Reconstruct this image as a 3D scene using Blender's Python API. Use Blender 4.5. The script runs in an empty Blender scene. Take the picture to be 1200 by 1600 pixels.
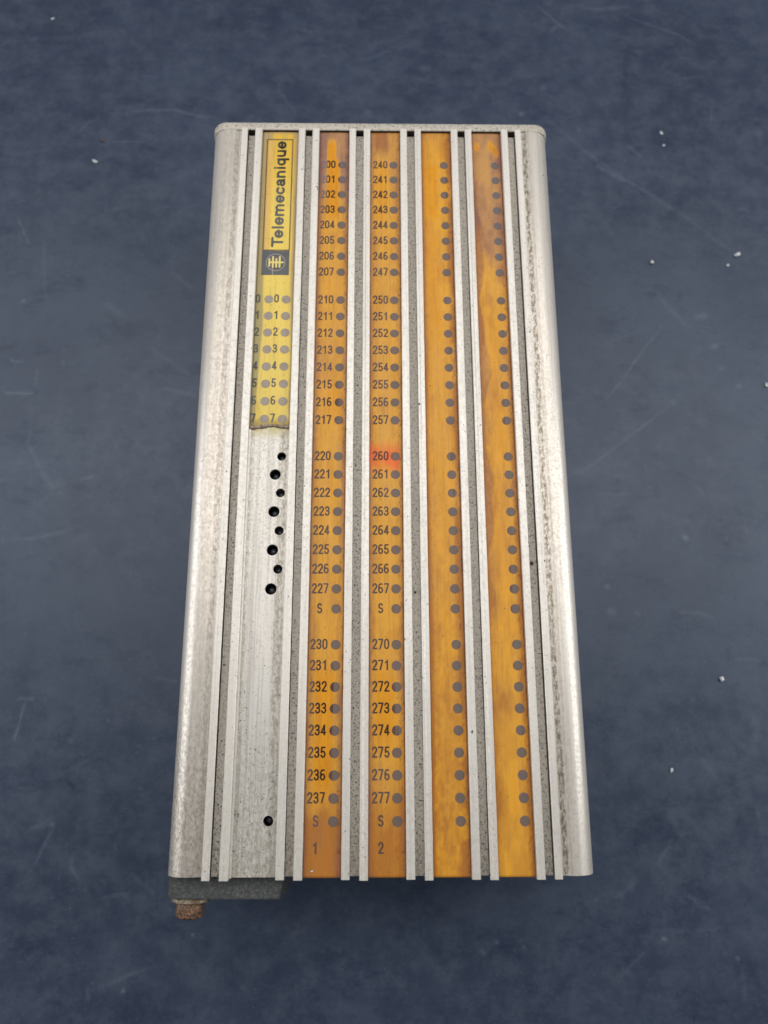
import bpy, bmesh, math, random
import numpy as np

# ------------------------------------------------------------------ camera, light, exposure
scene = bpy.context.scene
MM = 0.001
H = 75.0                                   # height of the module above the table, mm

cam_data = bpy.data.cameras.new('camera')
cam = bpy.data.objects.new('camera', cam_data)
scene.collection.objects.link(cam)
cam_data.sensor_fit = 'VERTICAL'
cam_data.sensor_height = 36.0
cam_data.lens = 27.0
cam_data.clip_start = 0.01
cam_data.clip_end = 50.0
cam.location = (-0.00292719, -0.10160097, 0.2934299 + H * MM)
cam.rotation_euler = (0.25988636, -0.01217661, -0.00192101)
cam_data.dof.use_dof = True
cam_data.dof.focus_distance = 0.302
cam_data.dof.aperture_fstop = 9.0
scene.camera = cam

world = bpy.data.worlds.new('World')
scene.world = world
world.use_nodes = True
world.node_tree.nodes['Background'].inputs[0].default_value = (0.88, 0.94, 1.0, 1)
world.node_tree.nodes['Background'].inputs[1].default_value = 0.22

def area(name, loc, target, sx, sy, power, col):
    d = bpy.data.lights.new(name, 'AREA')
    d.shape = 'RECTANGLE'; d.size = sx; d.size_y = sy; d.energy = power; d.color = col
    o = bpy.data.objects.new(name, d)
    scene.collection.objects.link(o)
    o.location = loc
    v = (target[0] - loc[0], target[1] - loc[1], target[2] - loc[2])
    yaw = math.atan2(v[0], -v[2])
    from mathutils import Vector
    o.rotation_euler = Vector(v).to_track_quat('-Z', 'Y').to_euler()
    return o

area('ceiling_light', (0.0, 0.34, 0.95), (0, 0.05, 0), 1.8, 0.60, 8.3, (1.0, 0.965, 0.925))
area('window_right', (1.05, 0.10, 0.55), (0, 0, 0.05), 0.7, 0.9, 6.0, (0.96, 0.98, 1.0))
area('window_left', (-1.05, 0.05, 0.50), (0, 0, 0.05), 0.7, 0.8, 5.0, (0.93, 0.96, 1.0))

scene.view_settings.view_transform = 'Standard'
scene.view_settings.look = 'None'
scene.view_settings.exposure = 0.0
scene.view_settings.gamma = 1.0

# ------------------------------------------------------------------ helpers
rnd = random.Random(7)

def srgb(r, g, b):
    def f(c):
        c /= 255.0
        return c / 12.92 if c <= 0.04045 else ((c + 0.055) / 1.055) ** 2.4
    return (f(r), f(g), f(b))

def vnoise(x, y, seed=0):
    """smooth value noise in 0..1 on numpy arrays"""
    x = np.asarray(x, float); y = np.asarray(y, float)
    xi = np.floor(x).astype(np.int64); yi = np.floor(y).astype(np.int64)
    fx = x - xi; fy = y - yi
    fx = fx * fx * (3 - 2 * fx); fy = fy * fy * (3 - 2 * fy)
    def h(a, b):
        n = (a * 374761393 + b * 668265263 + seed * 1442695041) & 0xffffffff
        n = ((n ^ (n >> 13)) * 1274126177) & 0xffffffff
        n = (n ^ (n >> 16)) & 0xffffff
        return n / float(0xffffff)
    return ((h(xi, yi) * (1 - fx) + h(xi + 1, yi) * fx) * (1 - fy)
            + (h(xi, yi + 1) * (1 - fx) + h(xi + 1, yi + 1) * fx) * fy)

def fbm(x, y, seed=0, octaves=4):
    s = 0; a = 0.5; t = 0
    for o in range(octaves):
        s = s + a * vnoise(np.asarray(x) * 2 ** o, np.asarray(y) * 2 ** o, seed + 17 * o)
        t += a; a *= 0.55
    return s / t

def sstep(a, b, x):
    t = np.clip((np.asarray(x, float) - a) / (b - a), 0, 1)
    return t * t * (3 - 2 * t)

def link(name, mesh, mat, parent=None):
    o = bpy.data.objects.new(name, mesh)
    scene.collection.objects.link(o)
    if mat and not mesh.materials: mesh.materials.append(mat)
    if parent: o.parent = parent
    return o

def mesh_from(verts, faces, name='mesh', smooth=False):
    me = bpy.data.meshes.new(name)
    me.from_pydata([tuple(v) for v in verts], [], faces)
    me.update()
    if smooth:
        me.polygons.foreach_set('use_smooth', [True] * len(me.polygons))
    return me

def set_color(me, name, rgb):
    a = me.color_attributes.new(name, 'FLOAT_COLOR', 'POINT')
    n = len(me.vertices)
    d = np.ones((n, 4), np.float32); d[:, :3] = rgb
    a.data.foreach_set('color', d.ravel())

def coords(me):
    c = np.empty(len(me.vertices) * 3, np.float32)
    me.vertices.foreach_get('co', c)
    return c.reshape(-1, 3)

# marching squares: fills the region f < 0 (coordinates in mm), top at z, side walls down by depth
def fill_region(f, x0, x1, y0, y1, h, z, depth):
    nx = max(2, int(round((x1 - x0) / h)) + 1); ny = max(2, int(round((y1 - y0) / h)) + 1)
    xs = np.linspace(x0, x1, nx); ys = np.linspace(y0, y1, ny)
    X, Y = np.meshgrid(xs, ys)
    V = f(X, Y)
    V = np.where(np.abs(V) < 1e-5, 1e-5, V)
    verts = []; key = {}
    def corner(i, j):
        k = (i, j)
        if k not in key:
            key[k] = len(verts); verts.append((xs[i], ys[j]))
        return key[k]
    def edge(i, j, i2, j2):
        k = (i, j, i2, j2) if (i, j) < (i2, j2) else (i2, j2, i, j)
        if k not in key:
            a = V[k[1], k[0]]; b = V[k[3], k[2]]; t = a / (a - b)
            key[k] = len(verts)
            verts.append((xs[k[0]] + t * (xs[k[2]] - xs[k[0]]), ys[k[1]] + t * (ys[k[3]] - ys[k[1]])))
        return key[k]
    faces = []
    for j in range(ny - 1):
        for i in range(nx - 1):
            c = ((i, j), (i + 1, j), (i + 1, j + 1), (i, j + 1))
            s = [V[q[1], q[0]] < 0 for q in c]
            if not any(s): continue
            poly = []
            for k in range(4):
                a = c[k]; b = c[(k + 1) % 4]
                if s[k]: poly.append(corner(*a))
                if s[k] != s[(k + 1) % 4]: poly.append(edge(a[0], a[1], b[0], b[1]))
            if len(poly) >= 3: faces.append(poly)
    n = len(verts)
    cnt = {}
    for p in faces:
        for k in range(len(p)):
            cnt[(p[k], p[(k + 1) % len(p)])] = 1
    v3 = [(x * MM, y * MM, z * MM) for x, y in verts]
    low = {}
    for (a, b) in list(cnt):
        if (b, a) not in cnt:
            for q in (a, b):
                if q not in low:
                    low[q] = len(v3); v3.append((verts[q][0] * MM, verts[q][1] * MM, (z - depth) * MM))
            faces.append([b, a, low[a], low[b]])
    return v3, faces

# stroke lettering: a glyph is a list of polylines (unit: cap height)
def arc(cx, cy, a, b, t0, t1, n=14):
    return [(cx + a * math.cos(math.radians(t0 + (t1 - t0) * k / n)),
             cy + b * math.sin(math.radians(t0 + (t1 - t0) * k / n))) for k in range(n + 1)]

DIG = {
 '0': [arc(.27, .68, .195, .25, 0, 180) + arc(.27, .32, .195, .25, 180, 360) + [(.465, .68)]],
 '1': [[(.34, .07), (.34, .93)], [(.34, .90), (.27, .80), (.15, .74)]],
 '2': [arc(.27, .70, .19, .23, 172, -30) + [(.09, .10)], [(.09, .07), (.48, .07)]],
 '3': [arc(.26, .71, .18, .22, 165, -80), arc(.26, .30, .20, .23, 85, -165), [(.20, .51), (.29, .51)]],
 '4': [[(.37, .07), (.37, .93), (.06, .27), (.49, .27)]],
 '5': [[(.45, .93), (.14, .93), (.11, .52)], arc(.27, .32, .195, .255, 140, -160)],
 '6': [arc(.27, .31, .195, .24, 0, 360, 22), arc(.30, .60, .22, .33, 195, 60)[:], [(.078, .33), (.085, .56)]],
 '7': [[(.07, .93), (.47, .93), (.22, .07)]],
 'S': [arc(.27, .71, .18, .22, 25, 250) + arc(.27, .29, .195, .22, 75, -155)],
}
LET = {
 'T': (.76, [[(.03, .92), (.77, .92)], [(.40, .05), (.40, .92)]]),
 'e': (.80, [[(.12, .37), (.64, .37)], arc(.38, .37, .28, .295, 0, 318, 22)]),
 'l': (.39, [[(.17, .05), (.17, .95)]]),
 'm': (1.24, [[(.12, .05), (.12, .69)], arc(.345, .44, .225, .225, 175, 0) + [(.57, .05)], arc(.795, .44, .225, .225, 175, 0) + [(1.02, .05)]]),
 'c': (.76, [arc(.38, .37, .28, .295, 42, 318, 20)]),
 'a': (.78, [arc(.35, .46, .225, .21, 155, 0) + [(.575, .18), (.62, .06)], arc(.32, .215, .225, .15, 50, 320, 16) + [(.56, .20)], [(.32, .37), (.56, .41)]]),
 'n': (.80, [[(.12, .05), (.12, .69)], arc(.36, .44, .24, .225, 175, 0) + [(.60, .05)]]),
 'i': (.38, [[(.17, .05), (.17, .69)], [(.17, .90), (.17, .96)]]),
 'q': (.82, [arc(.36, .37, .25, .295, 0, 360, 22), [(.62, -.24), (.62, .69)]]),
 'u': (.80, [[(.60, .05), (.60, .69)], [(.12, .69)] + arc(.36, .30, .24, .225, 180, 355)]),
}

def stroke_sdf(lines, w):
    seg = []
    for l in lines:
        for a, b in zip(l[:-1], l[1:]): seg.append((a, b))
    def f(X, Y):
        d = np.full(X.shape, 1e9)
        for (ax, ay), (bx, by) in seg:
            dx, dy = bx - ax, by - ay
            L = dx * dx + dy * dy + 1e-12
            t = np.clip(((X - ax) * dx + (Y - ay) * dy) / L, 0, 1)
            d = np.minimum(d, np.hypot(X - ax - t * dx, Y - ay - t * dy))
        return d - w / 2
    return f

CAP = 3.95
def glyph_mesh(ch):
    f = stroke_sdf([[(x * 3.55, y * CAP) for x, y in l] for l in DIG[ch]], .58)
    return fill_region(f, -.25, 2.3, -.3, CAP + .3, .13, 0, .03)
GLYPH = {c: glyph_mesh(c) for c in DIG}

def text_mesh(s, cx, cy, z):
    adv = 2.25
    V, F = [], []
    x = cx - adv * len(s) / 2 + .25
    for ch in s:
        v, fc = GLYPH[ch]; n = len(V)
        V += [(a + x * MM, b + (cy - CAP / 2) * MM, c + z * MM) for a, b, c in v]
        F += [[q + n for q in p] for p in fc]
        x += adv
    return V, F

# ------------------------------------------------------------------ materials
def new_mat(name):
    m = bpy.data.materials.new(name); m.use_nodes = True
    nt = m.node_tree
    return m, nt, nt.nodes['Principled BSDF']

class NB:
    """small node-building helper"""
    def __init__(s, nt):
        s.nt = nt
        s.tc = nt.nodes.new('ShaderNodeTexCoord')
    def mapping(s, sc, off=(0, 0, 0)):
        m = s.nt.nodes.new('ShaderNodeMapping'); m.inputs['Scale'].default_value = sc; m.inputs['Location'].default_value = off
        s.nt.links.new(s.tc.outputs['Object'], m.inputs['Vector']); return m.outputs[0]
    def noise(s, sc, detail=3, rough=.55, off=(0, 0, 0)):
        n = s.nt.nodes.new('ShaderNodeTexNoise'); n.inputs['Scale'].default_value = 1
        n.inputs['Detail'].default_value = detail; n.inputs['Roughness'].default_value = rough
        s.nt.links.new(s.mapping(sc, off), n.inputs['Vector']); return n.outputs[0]
    def rng(s, v, a, b, c=0., d=1., smooth=True):
        m = s.nt.nodes.new('ShaderNodeMapRange')
        if smooth: m.interpolation_type = 'SMOOTHSTEP'
        for k, q in zip(('From Min', 'From Max', 'To Min', 'To Max'), (a, b, c, d)): m.inputs[k].default_value = q
        s.nt.links.new(v, m.inputs['Value']); return m.outputs[0]
    def math(s, op, a, b=None):
        m = s.nt.nodes.new('ShaderNodeMath'); m.operation = op
        for i, q in enumerate((a, b)):
            if q is None: continue
            if isinstance(q, (int, float)): m.inputs[i].default_value = q
            else: s.nt.links.new(q, m.inputs[i])
        return m.outputs[0]
    def mix(s, f, a, b, blend='MIX'):
        m = s.nt.nodes.new('ShaderNodeMix'); m.data_type = 'RGBA'; m.blend_type = blend
        if isinstance(f, (int, float)): m.inputs[0].default_value = f
        else: s.nt.links.new(f, m.inputs[0])
        for i, q in ((6, a), (7, b)):
            if isinstance(q, tuple): m.inputs[i].default_value = (*q[:3], 1)
            else: s.nt.links.new(q, m.inputs[i])
        return m.outputs[2]
    def sep(s):
        m = s.nt.nodes.new('ShaderNodeSeparateXYZ'); s.nt.links.new(s.tc.outputs['Object'], m.inputs[0]); return m.outputs
    def bump(s, h, bsdf, strength=.2, dist=.0001):
        b = s.nt.nodes.new('ShaderNodeBump'); b.inputs['Strength'].default_value = strength; b.inputs['Distance'].default_value = dist
        s.nt.links.new(h, b.inputs['Height']); s.nt.links.new(b.outputs[0], bsdf.inputs['Normal'])
    def attr(s, name):
        a = s.nt.nodes.new('ShaderNodeAttribute'); a.attribute_name = name; return a.outputs['Color']

def metal(name, base, dirt, speck=.62, mottle=.5, streak=.25, metallic=.3, rough=.42, bands=(), grime_y=None, seed=0., fine=.12, residue=False, bigt=.745, bump=.3, left_grime=False):
    m, nt, b = new_mat(name); n = NB(nt); L = nt.links
    off = (seed, seed * 1.7, 0)
    col = n.mix(n.rng(n.noise((60, 18, 60), 4, .6, off), .35, .68, 0, mottle), base, tuple(.80 * a + .20 * d for a, d in zip(base, dirt)))
    st = n.noise((1100, 14, 1100), 4, .7, off)                                   # brushed along the length
    col = n.mix(n.rng(st, .47, .62, 0, streak), col, tuple(.62 * c for c in base))
    fn = n.noise((900, 900, 900), 2, .7, off)
    col = n.mix(n.rng(fn, .45, .75, 0, fine * 2), col, tuple(.55 * c for c in base))
    area_ = n.rng(n.noise((30, 14, 30), 3, .6, (seed + 3, 2, 0)), .42, .66, .0, 1)
    sp = n.noise((1500, 1100, 1500), 2, .5, (seed + 9, 0, 0))
    thr = n.math('SUBTRACT', sp, n.math('MULTIPLY', area_, .06))
    spk = n.rng(thr, speck, speck + .05, 0, .85)
    big = n.noise((420, 330, 420), 2, .5, (seed + 21, 0, 0))
    spk = n.math('MAXIMUM', spk, n.rng(big, bigt, bigt + .025, 0, .9))
    xyz = n.sep()
    gr = None
    for (x0, x1, amt) in bands:                                                  # grime lying along a ridge
        wob = n.math('MULTIPLY', n.math('SUBTRACT', n.noise((160, 60, 160), 3, .7, (seed + 5, 1, 0)), .5), .0016)
        xx = n.math('ADD', xyz[0], wob)
        c = (x0 + x1) / 2; hw = (x1 - x0) / 2
        d = n.math('ABSOLUTE', n.math('SUBTRACT', xx, c * MM))
        g = n.rng(d, hw * MM * 1.15, hw * MM * .35, 0, 1)
        g = n.math('MULTIPLY', g, n.rng(n.noise((900, 380, 900), 4, .75, (seed + 13, 1, 0)), .40, .60, .15, amt))
        gr = g if gr is None else n.math('MAXIMUM', gr, g)
    if grime_y is not None:
        g = n.rng(xyz[1], grime_y[0] * MM, grime_y[1] * MM, 0, 1)
        g = n.math('MULTIPLY', g, n.rng(n.noise((800, 420, 800), 5, .9, (seed + 2, 7, 0)), .42, .60, .12, grime_y[2]))
        if left_grime: g = n.math('MULTIPLY', g, n.rng(xyz[0], .05, -.05, .22, 1))
        gr = g if gr is None else n.math('MAXIMUM', gr, g)
    if residue:
        g = n.math('MULTIPLY', n.rng(xyz[1], .0065, .0125, 0, 1), n.rng(n.noise((500, 200, 500), 3, .6), .3, .6, .35, .9))
        col = n.mix(g, col, (.42, .36, .15))
    if gr is not None: col = n.mix(gr, col, dirt)
    col = n.mix(spk, col, (.045, .040, .032))
    L.new(col, b.inputs['Base Color'])
    b.inputs['Metallic'].default_value = metallic
    L.new(n.rng(fn, .3, .7, rough - .06, rough + .12), b.inputs['Roughness'])
    n.bump(n.math('ADD', n.math('MULTIPLY', st, .4), fn), b, bump, .00006)
    return m

M = {}
ALU = (.71, .655, .585)
DIRT = (.21, .172, .125)
M['housing'] = metal('housing_metal', ALU, DIRT, .70, .45, .34, .5, .34, bands=((63.8, 66.6, 1.0), (66.2, 68.0, .35), (-67.2, -63.9, .6), (-72.5, -66.0, .34)), grime_y=(-40, -150, .75), seed=1.1, fine=.16, bigt=.775, bump=.12, left_grime=True)
M['plate'] = metal('end_plate_cast', (.62, .565, .485), (.27, .235, .185), .60, .7, .05, .35, .55, seed=4.2, fine=.5)
M['rail'] = metal('rail_metal', (.77, .725, .66), (.36, .32, .255), .68, .6, .30, .30, .40, grime_y=(-60, -160, .38), seed=2.3, fine=.16, bump=.2)
M['groove'] = metal('groove_floor_metal', (.62, .57, .50), (.20, .165, .12), .585, .5, .10, .1, .6, grime_y=(-120, -160, .7), seed=6.7, fine=.45)

def channel_metal():
    m = metal('channel_plate_metal', (.72, .68, .62), (.27, .235, .175), .64, .6, .62, .3, .36, bands=((-42.2, -37.4, .8), (-54.8, -51.8, .65)), grime_y=(-75, -165, .8), seed=8.8, fine=.16, residue=True)
    return m
M['channel'] = channel_metal()

def painted(name, rough=.34, fine=.10, bump=.15, spec=.5):
    m, nt, b = new_mat(name); n = NB(nt)
    col = n.attr('stain')
    f = n.noise((1600, 60, 1600), 2, .6)
    col = n.mix(n.rng(f, .5, .75, 0, fine), col, (.16, .09, .05))
    sp = n.noise((1300, 1100, 1300), 2, .5, (5, 5, 0))
    col = n.mix(n.rng(sp, .70, .73, 0, .6), col, (.10, .05, .03))
    nt.links.new(col, b.inputs['Base Color'])
    g = n.noise((300, 40, 300), 3, .6)
    nt.links.new(n.rng(g, .3, .7, rough - .06, rough + .15), b.inputs['Roughness'])
    b.inputs['Specular IOR Level'].default_value = spec
    n.bump(g, b, bump, .0002)
    return m
M['strip'] = painted('aged_label_film', .42, .22, .12, .35)
M['print'] = painted('aged_print', .45, .05, .05, .3)

def plain(name, col, rough=.5, metallic=0., spec=.5):
    m, nt, b = new_mat(name)
    b.inputs['Base Color'].default_value = (*col, 1); b.inputs['Roughness'].default_value = rough
    b.inputs['Metallic'].default_value = metallic; b.inputs['Specular IOR Level'].default_value = spec
    return m
M['black'] = plain('black_plastic', (.010, .010, .012), .5, 0, .2)
M['gap_shade_strip'] = plain('painted_gap_shade', (.045, .036, .028), .8, 0, .1)  # dark colour standing in for shade in the end gap
M['led'] = plain('unlit_indicator', (.06, .065, .085), .3)

def noisy(name, a, b_, sc, t0, t1, rough=.6, metallic=0., bump=.4, bd=.0003, detail=4, third=None):
    m, nt, b = new_mat(name); n = NB(nt)
    f = n.noise((sc, sc, sc), detail, .65)
    col = n.mix(n.rng(f, t0, t1), a, b_)
    if third:
        col = n.mix(n.rng(n.noise((sc * 3, sc * 3, sc * 3), 3, .6, (4, 4, 4)), .56, .66, 0, .85), col, third)
    nt.links.new(col, b.inputs['Base Color']); b.inputs['Roughness'].default_value = rough; b.inputs['Metallic'].default_value = metallic
    n.bump(f, b, bump, bd)
    return m
M['bracket'] = noisy('grey_bracket_plastic', (.050, .054, .053), (.10, .103, .098), 700, .45, .7, .45, .1, .35, .00015, 4, (.17, .16, .14))
M['washer'] = noisy('dull_steel', (.33, .28, .20), (.16, .11, .07), 500, .45, .6, .5, .5)
M['rust'] = noisy('rusty_steel', (.060, .036, .030), (.27, .135, .065), 1000, .44, .62, .55, .35, .45, .0002, 4, (.42, .25, .13))
M['burnt'] = noisy('brown_edge_resin', (.17, .115, .075), (.40, .32, .26), 600, .4, .65, .35, 0, .5, .0003)
M['crumb'] = noisy('pale_crumb', (.62, .64, .66), (.34, .35, .36), 900, .4, .6, .5)
M['rustcrumb'] = noisy('rusty_crumb', (.05, .03, .02), (.16, .06, .02), 900, .4, .6, .8)

def table_mat():
    m, nt, b = new_mat('scuffed_slate_tabletop'); n = NB(nt)
    f1 = n.noise((14, 14, 14), 5, .6)
    f2 = n.noise((75, 75, 75), 8, .78, (3, 1, 0))
    f3 = n.noise((420, 420, 420), 3, .7, (3, 1, 0))
    col = n.mix(n.rng(f1, .35, .65), (.023, .033, .061), (.035, .048, .081))
    col = n.mix(n.rng(f2, .40, .68, 0, .55), col, (.056, .070, .102))
    col = n.mix(n.rng(n.noise((120, 90, 120), 8, .78, (9, 9, 0)), .54, .66, 0, .5), col, (.014, .023, .052))
    w1 = n.noise((26, 44, 26), 9, .80, (1, 4, 0))
    col = n.mix(n.rng(w1, .36, .50, .60, 0), col, (.011, .019, .046))
    sc = n.attr('stain')
    s = nt.nodes.new('ShaderNodeSeparateColor'); nt.links.new(sc, s.inputs[0])
    tex = n.rng(n.noise((300, 300, 300), 4, .7, (2, 6, 0)), .30, .62, .35, 1)
    col = n.mix(n.math('MULTIPLY', s.outputs[0], tex), col, (.155, .18, .235))
    col = n.mix(s.outputs[1], col, (.012, .014, .024))
    col = n.mix(n.rng(f3, .58, .76, 0, .35), col, (.10, .11, .135))
    nt.links.new(col, b.inputs['Base Color'])
    nt.links.new(n.rng(f2, .32, .66, .31, .50), b.inputs['Roughness'])
    b.inputs['Specular IOR Level'].default_value = .55
    b.inputs['Specular Tint'].default_value = (.80, .90, 1.0, 1)
    n.bump(n.math('ADD', f2, n.math('MULTIPLY', f3, .25)), b, .12, .0006)
    return m
M['table'] = table_mat()

# ------------------------------------------------------------------ tabletop
SCUFFS = []
SCUFFS = [([(-141.0,233.5),(-130.1,235.4),(-117.3,235.1),(-104.2,230.8),(-87.6,229.2)],0.83,0.55),([(-152.0,213.4),(-133.9,213.6)],0.66,0.3),([(-138.2,259.1),(-129.9,257.3)],0.66,0.35),([(-209.2,167.4),(-189.6,179.8),(-190.3,224.3)],0.99,0.12),([(-171.3,219.3),(-165.9,226.7)],0.83,0.3),([(-198.0,161.4),(-191.2,147.4)],0.66,0.4),([(-152.5,180.1),(-151.4,167.8),(-132.5,172.8)],1.32,0.15),([(95.1,312.3),(106.0,300.4),(112.5,293.3)],0.83,0.5),([(100.9,292.2),(106.7,298.9)],0.66,0.4),([(114.5,313.5),(131.8,310.3),(149.4,312.9)],1.65,0.35),([(146.9,305.6),(163.7,298.6),(178.4,291.7),(189.1,283.7)],0.83,0.4),([(168.1,264.5),(179.0,260.0),(190.5,261.5)],0.83,0.3),([(96.3,231.3),(111.8,213.9),(125.5,201.1),(137.4,190.6),(149.3,182.3),(161.1,173.3),(174.3,162.7),(188.6,147.8)],1.32,0.3),([(123.5,199.0),(137.3,189.8)],1.65,0.4),([(192.5,238.8),(191.1,229.9)],0.99,0.3),([(218.2,223.6),(217.8,214.8)],1.98,0.2),([(148.9,120.0),(154.9,110.4),(164.0,98.3)],1.65,0.28),([(150.5,99.7),(140.8,87.7),(131.2,74.7),(123.6,63.8),(112.7,53.0)],0.83,0.35),([(117.0,87.6),(134.6,95.1),(143.3,97.0)],0.83,0.2),([(151.2,54.9),(133.3,40.7),(119.2,30.3),(105.4,20.0),(93.7,14.8)],0.99,0.35),([(107.7,6.1),(117.3,5.5),(127.0,6.2)],0.83,0.3),([(159.7,9.9),(162.4,4.9)],1.32,0.25),([(160.4,47.8),(166.7,44.3)],3.3,0.18),([(-192.4,59.5),(-179.3,59.2)],0.83,0.6),([(-112.2,62.2),(-103.9,60.5),(-96.1,58.4)],1.16,0.5),([(-178.1,71.7),(-178.2,64.5)],0.99,0.3),([(-149.2,13.4),(-143.9,14.4)],0.83,0.5),([(-179.7,57.4),(-177.3,36.4),(-178.8,33.0),(-167.7,14.3),(-162.3,7.7),(-159.8,14.4)],0.99,0.25),([(-186.0,-17.8),(-170.4,-17.5),(-156.8,-14.2),(-147.8,-10.3)],1.16,0.3),([(-177.7,110.6),(-181.9,135.6),(-182.5,147.4)],0.83,0.25),([(-146.2,110.7),(-139.0,105.1)],3.3,0.22),([(-122.3,86.5),(-110.0,77.4),(-97.8,68.4)],1.32,0.2),([(-191.3,77.1),(-186.3,77.1)],0.99,0.4),([(-111.9,130.2),(-101.0,120.5)],1.32,0.2),([(-164.9,-95.8),(-167.8,-111.5)],0.83,0.45),([(-167.6,-93.5),(-161.7,-93.5)],1.32,0.35),([(-145.9,-149.0),(-149.9,-159.0),(-154.5,-168.1)],0.99,0.35),([(-135.7,-160.3),(-136.6,-165.6),(-131.8,-171.5)],1.16,0.4),([(-109.7,-168.3),(-99.3,-176.0)],0.83,0.3),([(-122.0,-178.0),(-113.2,-176.2),(-110.3,-178.0)],0.83,0.35),([(-124.8,-214.4),(-116.9,-212.0),(-105.1,-207.2),(-97.2,-204.8)],0.99,0.3),([(-124.4,-213.1),(-123.7,-217.2)],0.99,0.4),([(-141.7,-143.1),(-152.5,-148.4),(-157.9,-151.1)],1.65,0.18),([(-104.7,-84.3),(-95.6,-85.8)],0.99,0.3),([(143.6,-53.6),(152.8,-53.9),(160.3,-56.0)],0.83,0.4),([(168.8,-75.8),(181.0,-76.4)],0.83,0.25),([(130.5,-154.8),(126.5,-160.0),(123.7,-165.3)],1.16,0.3),([(135.2,-178.3),(143.1,-183.5)],0.99,0.35),([(110.0,-192.2),(129.6,-192.3),(152.1,-191.2)],0.99,0.15),([(113.4,-201.0),(103.0,-209.6)],0.99,0.25),([(148.5,-122.0),(153.4,-130.4)],1.98,0.25),([(130.1,-144.0),(134.9,-153.4)],2.31,0.2),([(111.6,-173.1),(104.1,-178.2)],1.65,0.2),([(155.9,-206.2),(155.8,-218.4)],1.32,0.2),([(174.6,-102.2),(172.2,-116.5)],2.64,0.2),([(-9.0,270.9),(2.3,277.1),(17.5,281.9)],1.16,0.25),([(-59.0,249.9),(-49.3,234.4)],1.16,0.2),([(-7.0,234.8),(-5.2,232.6)],2.31,0.3),([(24.8,266.7),(27.8,265.3)],2.97,0.25),([(-47.2,293.9),(-41.4,291.6)],2.31,0.2),([(-37.4,-192.2),(-33.3,-191.8)],1.32,0.15),([(15.3,-193.0),(19.3,-198.0)],0.99,0.12),([(142.8,212.0),(147.8,205.6)],1.32,0.3),([(154.1,277.3),(152.4,279.6)],2.31,0.3),([(13.3,241.6),(47.3,264.6)],1.32,-0.25),([(-141.1,271.9),(-139.3,240.2)],2.64,-0.3),([(-159.6,237.8),(-156.8,226.8)],2.97,-0.3),([(-95.0,300.5),(-94.2,263.2)],3.3,-0.25),([(-144.0,105.1),(-138.2,95.7),(-131.2,93.2)],2.31,-0.6),([(-141.7,-129.5),(-138.5,-132.3)],1.32,-0.9),([(170.2,-19.1),(172.3,-20.7)],1.32,-0.7),([(-198.8,84.4),(-190.7,86.2)],1.65,-0.5),([(-137.6,309.6),(-133.9,285.9),(-129.1,272.0)],1.65,-0.2),([(-13.0,301.4),(-11.0,297.6)],2.64,-0.4),([(146.6,279.5),(142.4,251.9)],1.65,-0.35),([(-110.1,103.4),(-104.9,101.5)],2.64,-0.2),([(-128.3,-118.5),(-144.9,-126.8)],1.32,0.1),([(121.0,-99.2),(123.2,-101.5)],1.65,-0.3),([(-81.5,-192.5),(-81.0,-193.0)],0.66,0.7),([(-109.7,-214.0),(-109.2,-214.2)],0.83,0.8),([(-146.9,-147.6),(-146.3,-147.9)],0.99,0.7),([(122.6,-195.3),(123.4,-195.5)],1.16,0.8),([(154.1,-202.9),(154.6,-203.2)],0.83,0.7),([(109.8,-41.1),(110.5,-41.1)],1.65,0.6),([(110.5,-53.2),(111.7,-53.2)],1.98,0.5),([(123.4,-53.9),(124.0,-54.2)],1.32,0.4),([(49.9,-195.9),(50.4,-196.4)],0.83,0.7),([(43.6,-199.9),(44.4,-200.6)],1.32,0.5),([(61.7,-197.7),(62.2,-198.2)],0.99,0.5),([(-142.1,-112.1),(-141.4,-112.4)],0.99,0.4),([(150.5,-16.2),(151.1,-16.5)],1.65,0.6),([(152.2,55.6),(152.5,54.9)],1.65,0.55),([(186.7,64.7),(187.4,64.7)],1.32,0.6),([(176.1,87.1),(177.6,87.8)],1.98,0.45),([(179.2,74.9),(179.8,74.5)],1.65,0.5),([(170.5,104.7),(173.4,105.9)],2.64,0.35),([(80.9,234.7),(81.6,234.3)],1.65,0.6),([(94.9,252.8),(95.6,252.3)],1.65,0.4),([(114.3,223.5),(114.3,223.1)],1.32,0.5),([(170.8,-144.1),(171.2,-145.5)],1.65,0.3),([(-189.8,112.4),(-189.8,112.0)],1.32,0.6),([(-165.4,77.2),(-165.1,76.8)],0.99,0.5),([(-128.5,166.7),(-127.7,165.9)],1.65,-0.3)]
def nonuni(lo, hi, step):
    inner = np.arange(lo, hi + 1e-6, step)
    out = [inner[-1]]; s = step
    while out[-1] < 1500: s *= 1.7; out.append(out[-1] + s)
    o2 = [inner[0]]; s = step
    while o2[-1] > -1500: s *= 1.7; o2.append(o2[-1] - s)
    return np.concatenate([o2[:0:-1], inner, out[1:]])

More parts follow.
